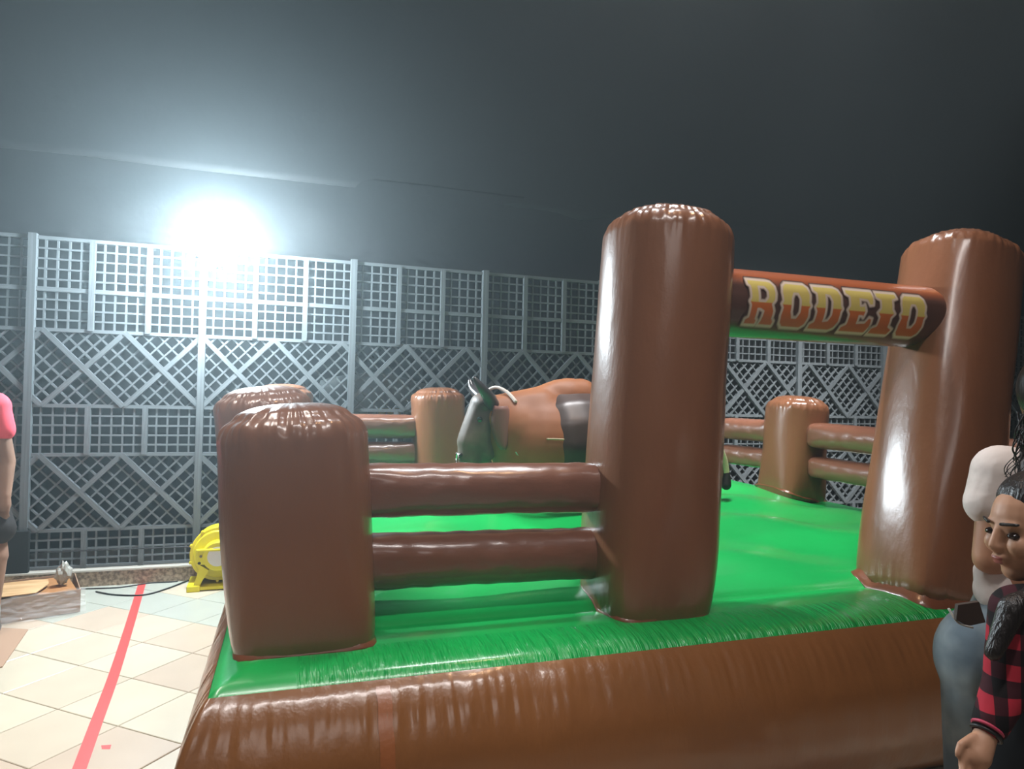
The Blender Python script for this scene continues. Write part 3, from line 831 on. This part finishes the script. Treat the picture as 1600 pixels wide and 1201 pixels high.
sheet = slab('cardboard_sheet', [cb(-.66, .04, Hc + .004), cb(-.24, .02, Hc + .004), cb(-.15, .22, Hc + .004), cb(-.14, .34, Hc + .004), cb(-.2, .38, Hc + .004), cb(-.66, .42, Hc + .004)], .006, M_CARD, None)
tag(sheet, 'pale cardboard sheet lying on top of the open carton', 'cardboard')
M_FILM = mat('clear_film', (.92, .94, .95, 1), .12, .8); NT(M_FILM).b.inputs['Transmission Weight'].default_value = .0
_t = NT(M_FILM); tr = _t.n('ShaderNodeBsdfTransparent'); mixs = _t.n('ShaderNodeMixShader'); mixs.inputs[0].default_value = .24
_t.l(tr.outputs[0], mixs.inputs[1]); _t.l(_t.b.outputs[0], mixs.inputs[2]); _t.l(mixs.outputs[0], _t.t.nodes['Material Output'].inputs['Surface'])
V = []; F = []; nu, nw = 70, 16
for i in range(nu + 1):
    u = -.63 + .66 * i / nu
    for j in range(nw + 1):
        t = j / nw
        v = -.012 - .05 * max(0, t - .35) - .02 * abs(mnoise(Vector((u * 9, t * 5, 3)))); z = Hc + .012 - (Hc + .006) * t * (1 + .0)
        z = max(z + .012 * mnoise(Vector((u * 11, t * 4, 8))) * (1 - t), .004 + .012 * abs(mnoise(Vector((u * 20, t, 1)))))
        if t > .8: v -= .04 * abs(mnoise(Vector((u * 6, 2, 2))))
        V.append(cb(u, v, z))
for i in range(nu):
    for j in range(nw):
        k = i * (nw + 1) + j; F.append((k, k + nw + 1, k + nw + 2, k + 1))
film = mesh('plastic_film', V, F, M_FILM, None, smooth=False); tag(film, 'crumpled clear plastic film draped down the front of the carton', 'plastic')
# crumpled wad of film at the corner
bm = bmesh.new(); bmesh.ops.create_icosphere(bm, subdivisions=3, radius=1)
for v in bm.verts:
    k = 1 + .5 * mnoise(v.co * 2.2); v.co = Vector((v.co.x * .055 * k, v.co.y * .05 * k, v.co.z * .1 * k))
    v.co.x *= 1 - .4 * max(0, v.co.z / .1)
me = bpy.data.meshes.new('film_wad'); bm.to_mesh(me); bm.free(); me.materials.append(mat('whitish_film', srgb(160, 160, 154), .2, .7))
o = bpy.data.objects.new('film_wad', me); COL.objects.link(o); o.scale = (.85, .85, .72); o.location = cb(-.07, .20, Hc + .075)
tag(o, 'crumpled whitish plastic wad standing on the carton corner', 'plastic')
q = [at_z(-4, 981, .001), at_z(44, 984, .001), at_z(4, 1042, .001), at_z(-4, 1044, .001)]  # thin brown slab standing for a brownish patch of the floor
o = slab('brown_floor_patch', [p for p in q[::-1]], .005, mat('flat_brown', srgb(168, 138, 116), .8), None)
tag(o, 'flat brown patch on the tiles in front of the carton', 'cardboard')

# ------------------------------------------------------------------ people
SKIN1 = mat('skin_tan', srgb(182, 134, 104), .5, .4); vary(SKIN1, srgb(172, 124, 96), srgb(190, 142, 112), 6)
SKIN2 = mat('skin_brown', srgb(142, 112, 96), .5, .4); vary(SKIN2, srgb(132, 102, 86), srgb(152, 120, 102), 6)
SKIN3 = mat('skin_light_brown', srgb(186, 140, 112), .5, .4)
M_HAIR = mat('dark_hair', srgb(34, 28, 27), .4, .5)
_N = NT(M_HAIR); _N.bump(_N.noise(40, 3, stretch=(3, 3, .3)).outputs[0], .6, .01)
M_WHITE = mat('white_cotton', srgb(226, 214, 208), .8, .2)
_N = NT(M_WHITE); _N.bump(_N.noise(9, 3).outputs[0], .5, .02)
M_JEANS = mat('blue_denim', srgb(112, 124, 130), .8, .2); _N = vary(M_JEANS, srgb(92, 106, 116), srgb(134, 146, 150), 7)
M_RED = mat('red_cotton', srgb(226, 84, 100), .8, .2)
M_SHORTS = mat('dark_shorts', srgb(44, 40, 40), .8, .2)
M_BLACKCL = mat('black_cloth_skirt', srgb(26, 25, 27), .85, .2)
# plaid
M_PLAID = mat('red_black_plaid', (1, 1, 1, 1), .8, .2); N = NT(M_PLAID)
tc = N.n('ShaderNodeTexCoord'); sx = N.n('ShaderNodeSeparateXYZ'); N.l(tc.outputs['Object'], sx.inputs[0])
def stripes(out, sc):
    a = N.n('ShaderNodeMath', operation='MULTIPLY'); a.inputs[1].default_value = sc; N.l(out, a.inputs[0])
    s = N.n('ShaderNodeMath', operation='SINE'); N.l(a.outputs[0], s.inputs[0])
    c = N.n('ShaderNodeMath', operation='GREATER_THAN'); c.inputs[1].default_value = 0; N.l(s.outputs[0], c.inputs[0]); return c
add1 = N.n('ShaderNodeMath', operation='SUBTRACT'); N.l(sx.outputs[0], add1.inputs[0]); N.l(sx.outputs[1], add1.inputs[1])
h_ = stripes(add1.outputs[0], 95); v_ = stripes(sx.outputs[2], 105)
ad = N.n('ShaderNodeMath', operation='ADD'); N.l(h_.outputs[0], ad.inputs[0]); N.l(v_.outputs[0], ad.inputs[1])
ad2 = N.n('ShaderNodeMath', operation='MULTIPLY'); ad2.inputs[1].default_value = .5; N.l(ad.outputs[0], ad2.inputs[0])
r = N.ramp(ad2.outputs[0], [(.2, srgb(24, 18, 20)), (.4, srgb(62, 24, 32)), (.9, srgb(176, 44, 60))]); r.color_ramp.interpolation = 'CONSTANT'
N.l(r.outputs[0], N.b.inputs['Base Color'])

# --- man in red at the left edge
D = 4.12; d_ = lambda px, py, dd=0: at_d(px, py, D + dd)
man = thing('person', 'person in a red T-shirt and dark shorts with arm hanging, at the left edge', 'person', (d_(-60, 990).x, d_(-60, 990).y, 0))
sh_, el, wr_ = d_(-8, 635), d_(10, 722), d_(7, 775, -.05)
hipL, hipR = d_(-22, 800), d_(-110, 800)
kn = d_(-6, 868, -.03); an = d_(-16, 960); an.z = .09
kn2 = d_(-95, 868); an2 = d_(-100, 965); an2.z = .09
neck = d_(-75, 600); head = d_(-75, 540)
body = [('c', sh_, .055, el, .048), ('c', el, .047, wr_, .033), ('c', wr_, .03, wr_ + Vector((0, 0, -.05)), .036),
        ('c', hipL, .085, kn, .062), ('c', kn, .058, an, .04), ('c', an, .042, an + Vector((.02, -.14, -.045)), .035),
        ('c', hipR, .085, kn2, .062), ('c', kn2, .058, an2, .04), ('c', an2, .042, an2 + Vector((.0, -.14, -.045)), .035),
        ('c', neck + Vector((0, 0, -.08)), .07, head, .06), ('e', head + Vector((0, 0, .04)), (.078, .1, .115)), ('c', (hipL + hipR) / 2, .15, neck + Vector((0, 0, -.2)), .14)]
for k in range(5):
    dx = RV * (.024 - .012 * k); base = wr_ + Vector((0, 0, -.07)) + Vector(dx)
    Lf = (.05, .062, .068, .062, .05)[k]
    body.append(('c', base, .0095, base + Vector((0, -.008, -Lf * .6)), .0085)); body.append(('c', base + Vector((0, -.008, -Lf * .6)), .0085, base + Vector((0, .012, -Lf)), .0075))
blob('body', body, SKIN2, man, .008, 3)
blob('tshirt', [('c', sh_ + Vector((0, 0, .01)), .078, d_(4, 672), .068), ('c', (hipL + hipR) / 2 + Vector((0, 0, .04)), .185, neck + Vector((0, 0, -.2)), .185), ('c', sh_, .085, neck + Vector((0, 0, -.1)), .07), ('c', d_(-136, 640), .08, d_(-150, 678), .075), ('c', d_(-136, 640), .085, neck + Vector((0, 0, -.1)), .07)], M_RED, man, .012, 4)
blob('shorts', [('c', hipL + Vector((0, 0, .02)), .11, d_(-4, 826, -.02), .095), ('c', hipR, .12, d_(-98, 838), .10), ('c', hipL + Vector((0, 0, .1)), .12, hipR + Vector((0, 0, .1)), .12)], M_SHORTS, man, .012, 3)
blob('hair', [('e', head + Vector((0, .02, .08)), (.086, .105, .09))], M_HAIR, man, .012, 2)
for a_ in (an, an2):
    blob('sock', [('c', a_ + (Vector((0, 0, .16)) if a_ is an else Vector((0, 0, .14))), .052, a_, .05)], mat('grey_sock', srgb(176, 184, 186), .9), man, .008, 2)
    blob('shoe', [('c', a_ + Vector((0, .05, -.045)), .046, a_ + Vector((.02, -.17, -.05)), .042), ('c', a_, .055, a_ + Vector((0, 0, -.045)), .05)], mat('grey_shoe', srgb(110, 104, 100), .6), man, .008, 2)
# shoe of another visitor at the frame's edge
p = at_z(-6, 1136, 0)
sn = thing('person', 'person almost out of frame at the lower left, only a grey shoe tip showing', 'person', (p.x - .12, p.y, 0))
blob('shoe', [('c', p + Vector((-.26, .03, .05)), .05, p + Vector((-.03, .0, .042)), .042), ('c', p + Vector((-.26, .03, .07)), .055, p + Vector((-.16, .02, .06)), .05)], mat('pale_grey_shoe', srgb(150, 146, 144), .6), sn, .008, 2)
sb_ = p + Vector((-.25, .03, 0))
blob('body', [('c', sb_ + Vector((0, 0, .08)), .045, sb_ + Vector((-.02, 0, .45)), .06), ('c', sb_ + Vector((-.02, 0, .45)), .065, sb_ + Vector((-.03, .05, .88)), .085), ('c', sb_ + Vector((-.06, .22, .08)), .045, sb_ + Vector((-.05, .2, .45)), .06), ('c', sb_ + Vector((-.05, .2, .45)), .065, sb_ + Vector((-.03, .16, .88)), .085),
               ('c', sb_ + Vector((-.03, .1, .9)), .14, sb_ + Vector((-.05, .1, 1.33)), .14), ('c', sb_ + Vector((-.05, .1, 1.4)), .06, sb_ + Vector((-.05, .1, 1.55)), .06), ('e', sb_ + Vector((-.05, .1, 1.62)), (.09, .075, .115)),
               ('c', sb_ + Vector((-.05, -.1, 1.36)), .05, sb_ + Vector((-.07, -.14, 1.06)), .042), ('c', sb_ + Vector((-.07, -.14, 1.06)), .04, sb_ + Vector((-.05, -.14, .8)), .03)], mat('dark_clothes', srgb(70, 66, 66), .8), sn, .012, 3)

# --- woman in white, seen from behind, at the right edge
D = 1.95; mpp = D / FPX
w_ = lambda px, py, dd=0: at_d(px, py, D + dd)
wom = thing('person', 'woman in a white T-shirt and blue jeans seen from behind, dark curly hair', 'person', (w_(1600, 1000).x, w_(1600, 1000).y, 0))
hipc = w_(1604, 985); waist = w_(1618, 905); chest = w_(1632, 800); nk = w_(1640, 705); hd = w_(1650, 630)
shl, shr = w_(1566, 738), w_(1712, 742)
ell = w_(1546, 872, -.02); wrl = w_(1610, 930, .12)
elr = w_(1735, 880); wrr = w_(1690, 960, .16)
kl = w_(1532, 1290, .03); kr = w_(1630, 1290, .03); al = w_(1540, 1470); ar = w_(1640, 1470); al.z = ar.z = .08
hl, hr_ = w_(1548, 1020), w_(1632, 1020)
prims = [('c', hipc, .12, waist, .115), ('c', waist, .115, chest, .125), ('c', chest, .125, nk + Vector((0, 0, -.06)), .07), ('c', nk + Vector((0, 0, -.05)), .05, hd, .05),
         ('e', hd + Vector((0, 0, .02)), (.078, .09, .112)), ('c', shl, .055, ell, .043), ('c', ell, .041, wrl, .028), ('c', shr, .055, elr, .043), ('c', elr, .041, wrr, .028),
         ('c', shl, .06, shr, .06), ('c', hl, .10, kl, .065), ('c', kl, .06, al, .04), ('c', hr_, .10, kr, .065), ('c', kr, .06, ar, .04),
         ('c', al, .04, al + Vector((.06, .14, -.04)), .035), ('c', ar, .04, ar + Vector((.06, .14, -.04)), .035)]
for (wp, sg) in ((wrl, 1), (wrr, -1)):
    fw = Vector((.5, .2, -.1)).normalized(); prims.append(('c', wp, .028, wp + fw * .07, .034))
    for k in range(5):
        b0 = wp + fw * .08 + Vector((0, 0, .028 - .014 * k)); L_ = (.05, .07, .078, .07, .055)[k]
        prims.append(('c', b0, .009, b0 + fw * L_ * .6, .008)); prims.append(('c', b0 + fw * L_ * .6, .008, b0 + fw * L_ * .95 + Vector((0, 0, -.02)), .007))
blob('body', prims, SKIN1, wom, .008, 4)
blob('tshirt', [('c', w_(1648, 915), .135, chest, .135), ('c', w_(1640, 890), .12, w_(1640, 800), .12), ('c', chest, .135, nk + Vector((0, 0, -.09)), .085), ('c', shl + Vector((0, 0, -.005)), .078, w_(1552, 785), .072),
                ('c', shr, .075, w_(1722, 800), .07), ('c', shl, .078, nk + Vector((0, 0, -.08)), .065), ('c', shr, .075, nk + Vector((0, 0, -.08)), .07), ('c', w_(1548, 772), .06, w_(1544, 786), .062),
                ('c', w_(1534, 778), .022, w_(1575, 792), .03)], M_WHITE, wom, .008, 2)
blob('shirt_hem', [('c', w_(1543, 893), .036, w_(1554, 926), .050), ('c', w_(1560, 922), .062, w_(1640, 925), .10), ('c', w_(1560, 900), .045, w_(1640, 900), .08)], M_WHITE, wom, .008, 2)
blob('jeans', [('c', w_(1610, 958), .138, w_(1600, 992), .145), ('e', w_(1540, 1030), (.118, .135, .15)), ('e', w_(1632, 1035), (.12, .135, .15)), ('c', hl, .125, kl, .085), ('c', hr_, .118, kr, .085), ('c', kl, .085, al, .075), ('c', kr, .085, ar, .075)], M_JEANS, wom, .01, 4)
pk = []
for (a, b) in ((1497, 945), (1530, 940), (1540, 972), (1512, 978), (1494, 968)): pk.append(w_(a, b, -.155))
slab('leather_patch', pk, .012, mat('dark_leather', srgb(62, 50, 42), .6), wom)['label'] = 'dark leather patch'
tube('pocket_seam', spline([w_(1482, 950, -.13), w_(1497, 972, -.15), w_(1520, 980, -.155)], 5), .003, mat('pale_thread', srgb(176, 176, 168), .8), wom, 6)
hairp = [('e', hd + Vector((.0, -.01, .04)), (.094, .105, .115)), ('c', hd + Vector((-.02, -.05, 0)), .09, w_(1630, 770, -.1), .07)]
blob('hair', hairp, M_HAIR, wom, .012, 3)
random.seed(3)
V, F = [], []
for k in range(40):
    x0 = random.uniform(1590, 1640); y0 = random.uniform(640, 690); L = random.uniform(60, 105); ph = random.uniform(0, 6); am = random.uniform(4, 11); dd = -.14 - random.uniform(0, .05); ln = random.uniform(-.3, .1)
    pts = [w_(x0 + am * math.sin(ph + t * 9) * (0.3 + t) + ln * L * t, y0 + L * t, dd + .012 * math.cos(ph + t * 9)) for t in np.linspace(0, 1, 22)]
    n = 5; rings = []
    for i, p in enumerate(pts):
        rr = .0024 * (1 - .6 * i / 21)
        rings.append([p + Vector((math.cos(2 * math.pi * q / n) * rr, math.sin(2 * math.pi * q / n) * rr, 0)) for q in range(n)])
    v, f = loft(rings); b = len(V); V += v; F += [tuple(i + b for i in q) for q in f]
cu = mesh('curls', V, F, M_HAIR, wom); cu['kind'] = 'stuff'
for a_ in (al, ar):
    blob('shoe', [('c', a_ + Vector((-.03, -.06, -.035)), .045, a_ + Vector((.08, .18, -.04)), .04)], mat('white_shoe', srgb(200, 200, 200), .6), wom, .008, 2)

# --- girl in plaid in front of her
D = 1.50
g_ = lambda px, py, dd=0: at_d(px, py, D + dd)
girl = thing('person', 'dark-haired girl in a red and black plaid shirt, face in profile, at the right edge', 'person', (g_(1640, 1000).x, g_(1640, 1000).y, 0))
H = g_(1612, 830)                                       # head centre
fl = -Vector(RV) * 1.0 - Vector(FV) * .06; fl.z = -.13; fl.normalize()     # where she looks
up = Vector((0, 0, 1)); up = (up - fl * up.dot(fl)).normalized(); sd_ = up.cross(fl).normalized()   # her left, away or toward
def hp(f, u, s=0): return H + fl * f + up * u + sd_ * s
rot = Matrix((fl, sd_, up)).transposed().to_4x4()
hd_pr = [('e', hp(-.012, .02), (.088, .070, .092), rot), ('e', hp(.018, -.03), (.060, .056, .068), rot), ('e', hp(.044, -.078), (.026, .028, .022), rot),
         ('c', hp(.040, -.075), .024, hp(.0, -.06), .04),
         ('c', hp(.074, .012), .009, hp(.088, -.019), .0105), ('e', hp(.082, -.023), (.014, .016, .009), rot),
         ('e', hp(.076, -.043), (.013, .021, .0075), rot), ('e', hp(.073, -.055), (.013, .019, .0075), rot),
         ('e', hp(.063, .026), (.013, .044, .011), rot), ('e', hp(.056, -.02, .032), (.024, .022, .024), rot), ('e', hp(.056, -.02, -.032), (.024, .022, .024), rot),
         ('e', hp(-.01, -.005, .068), (.014, .008, .026), rot), ('e', hp(-.01, -.005, -.068), (.014, .008, .026), rot),
         ('c', hp(-.035, -.05), .042, hp(-.05, -.14), .042)]
sc_, sg1, sg2 = hp(-.055, -.19), g_(1592, 955, -.06), g_(1690, 950, .1)
elg, wrg = g_(1574, 1068, -.08), g_(1540, 1148, -.12)
hipg = g_(1640, 1150, 0); knL, knR = g_(1600, 1350), g_(1680, 1350); anL, anR = g_(1600, 1520), g_(1680, 1520); anL.z = anR.z = .07
bod = hd_pr + [('c', sc_, .06, hipg, .085), ('c', sg1, .036, elg, .03), ('c', elg, .029, wrg, .021), ('c', sg1, .04, sg2, .04), ('c', sg2, .036, g_(1720, 1080, .1), .03), ('c', g_(1720, 1080, .1), .028, g_(1715, 1170, .08), .021),
       ('c', hipg + Vector((-.05, .02, 0)), .07, knL, .045), ('c', knL, .042, anL, .03), ('c', hipg + Vector((.05, -.02, 0)), .07, knR, .045), ('c', knR, .042, anR, .03), ('c', anL, .032, anL + fl * .12 + Vector((0, 0, -.03)), .028), ('c', anR, .032, anR + fl * .12 + Vector((0, 0, -.03)), .028)]
hdn = (wrg - elg).normalized()
for (wp, dv) in ((wrg, hdn), (g_(1715, 1170, .08), Vector((0, 0, -1)))):
    bod.append(('c', wp, .021, wp + dv * .045, .026)); side = dv.cross(sd_).normalized()
    for k in range(4):
        b0 = wp + dv * .055 + side * (.022 - .0145 * k); L_ = (.045, .052, .049, .04)[k]
        bod.append(('c', b0, .0075, b0 + dv * L_ * .55, .007)); bod.append(('c', b0 + dv * L_ * .55, .007, b0 + dv * L_ * .95 + sd_ * .012, .006))
    b0 = wp + dv * .02 + side * .022; bod.append(('c', b0, .009, b0 + dv * .03 + side * .018, .008)); bod.append(('c', b0 + dv * .03 + side * .018, .008, b0 + dv * .05 + side * .016, .0065))
blob('body', bod, SKIN3, girl, .0045, 3)
M_LIP = mat('lips', srgb(166, 96, 88), .4); M_EYEW = mat('eye_white', srgb(220, 214, 208), .2); M_IRIS = mat('eye_brown', srgb(40, 26, 20), .1)
for s in (-1, 1):
    blob('eye', [('e', hp(.066, .004, s * .031), (.011, .014, .0075), rot)], M_IRIS, girl, .003, 1)
    blob('eyebrow', [('c', hp(.080, .028, s * .018), .0042, hp(.066, .030, s * .048), .0034)], M_HAIR, girl, .0025, 1)
blob('lips', [('e', hp(.0785, -.0445), (.0125, .0175, .0055), rot), ('e', hp(.0755, -.0545), (.0125, .0165, .0055), rot)], M_LIP, girl, .003, 1)
blob('hair', [('e', hp(-.042, .026), (.094, .088, .100), rot), ('e', hp(-.026, .066), (.080, .076, .064), rot), ('e', hp(-.034, -.005, .052), (.052, .032, .08), rot), ('c', hp(-.06, .0, .03), .062, hp(-.075, -.12, .0), .06), ('c', hp(-.03, .0, -.058), .03, hp(-.04, -.1, -.06), .03), ('c', hp(-.03, .0, .058), .03, hp(-.05, -.1, .06), .032),
              ('c', hp(-.05, -.1, .04), .034, g_(1582, 950, -.09), .026), ('c', g_(1582, 950, -.09), .026, g_(1552, 1020, -.11), .016)], M_HAIR, girl, .006, 3)
blob('plaid_shirt', [('c', sc_ + Vector((0, 0, -.02)), .085, g_(1640, 1090), .105), ('c', g_(1640, 1060), .10, g_(1640, 1105), .108), ('c', sg1, .054, elg, .044), ('c', elg, .044, elg.lerp(wrg, .8), .033), ('c', sg1, .055, sg2, .06), ('c', sg2, .052, g_(1715, 1060, .1), .048)], M_PLAID, girl, .007, 3)
blob('skirt', [('c', g_(1635, 1105), .112, g_(1632, 1180), .135), ('c', g_(1632, 1180), .135, g_(1632, 1235), .145)], M_BLACKCL, girl, .01, 3)
for i, (a, b) in enumerate(((1543, 1138), (1541, 1146))):
    c = g_(a, b, -.118); ax_ = hdn; u_ = ax_.cross(up).normalized(); w2 = ax_.cross(u_)
    tube('bracelet', [c + (u_ * math.cos(t) + w2 * math.sin(t)) * .026 for t in np.linspace(0, 2 * math.pi, 25)], .0035, M_BLACKRUB if i else mat('pink_band', srgb(190, 60, 90), .5), girl, 6)
for a_ in (anL, anR):
    blob('shoe', [('c', a_ + Vector((0, 0, -.035)), .036, a_ + fl * .14 + Vector((0, 0, -.035)), .034)], mat('black_shoe', srgb(40, 40, 42), .6), girl, .008, 2)
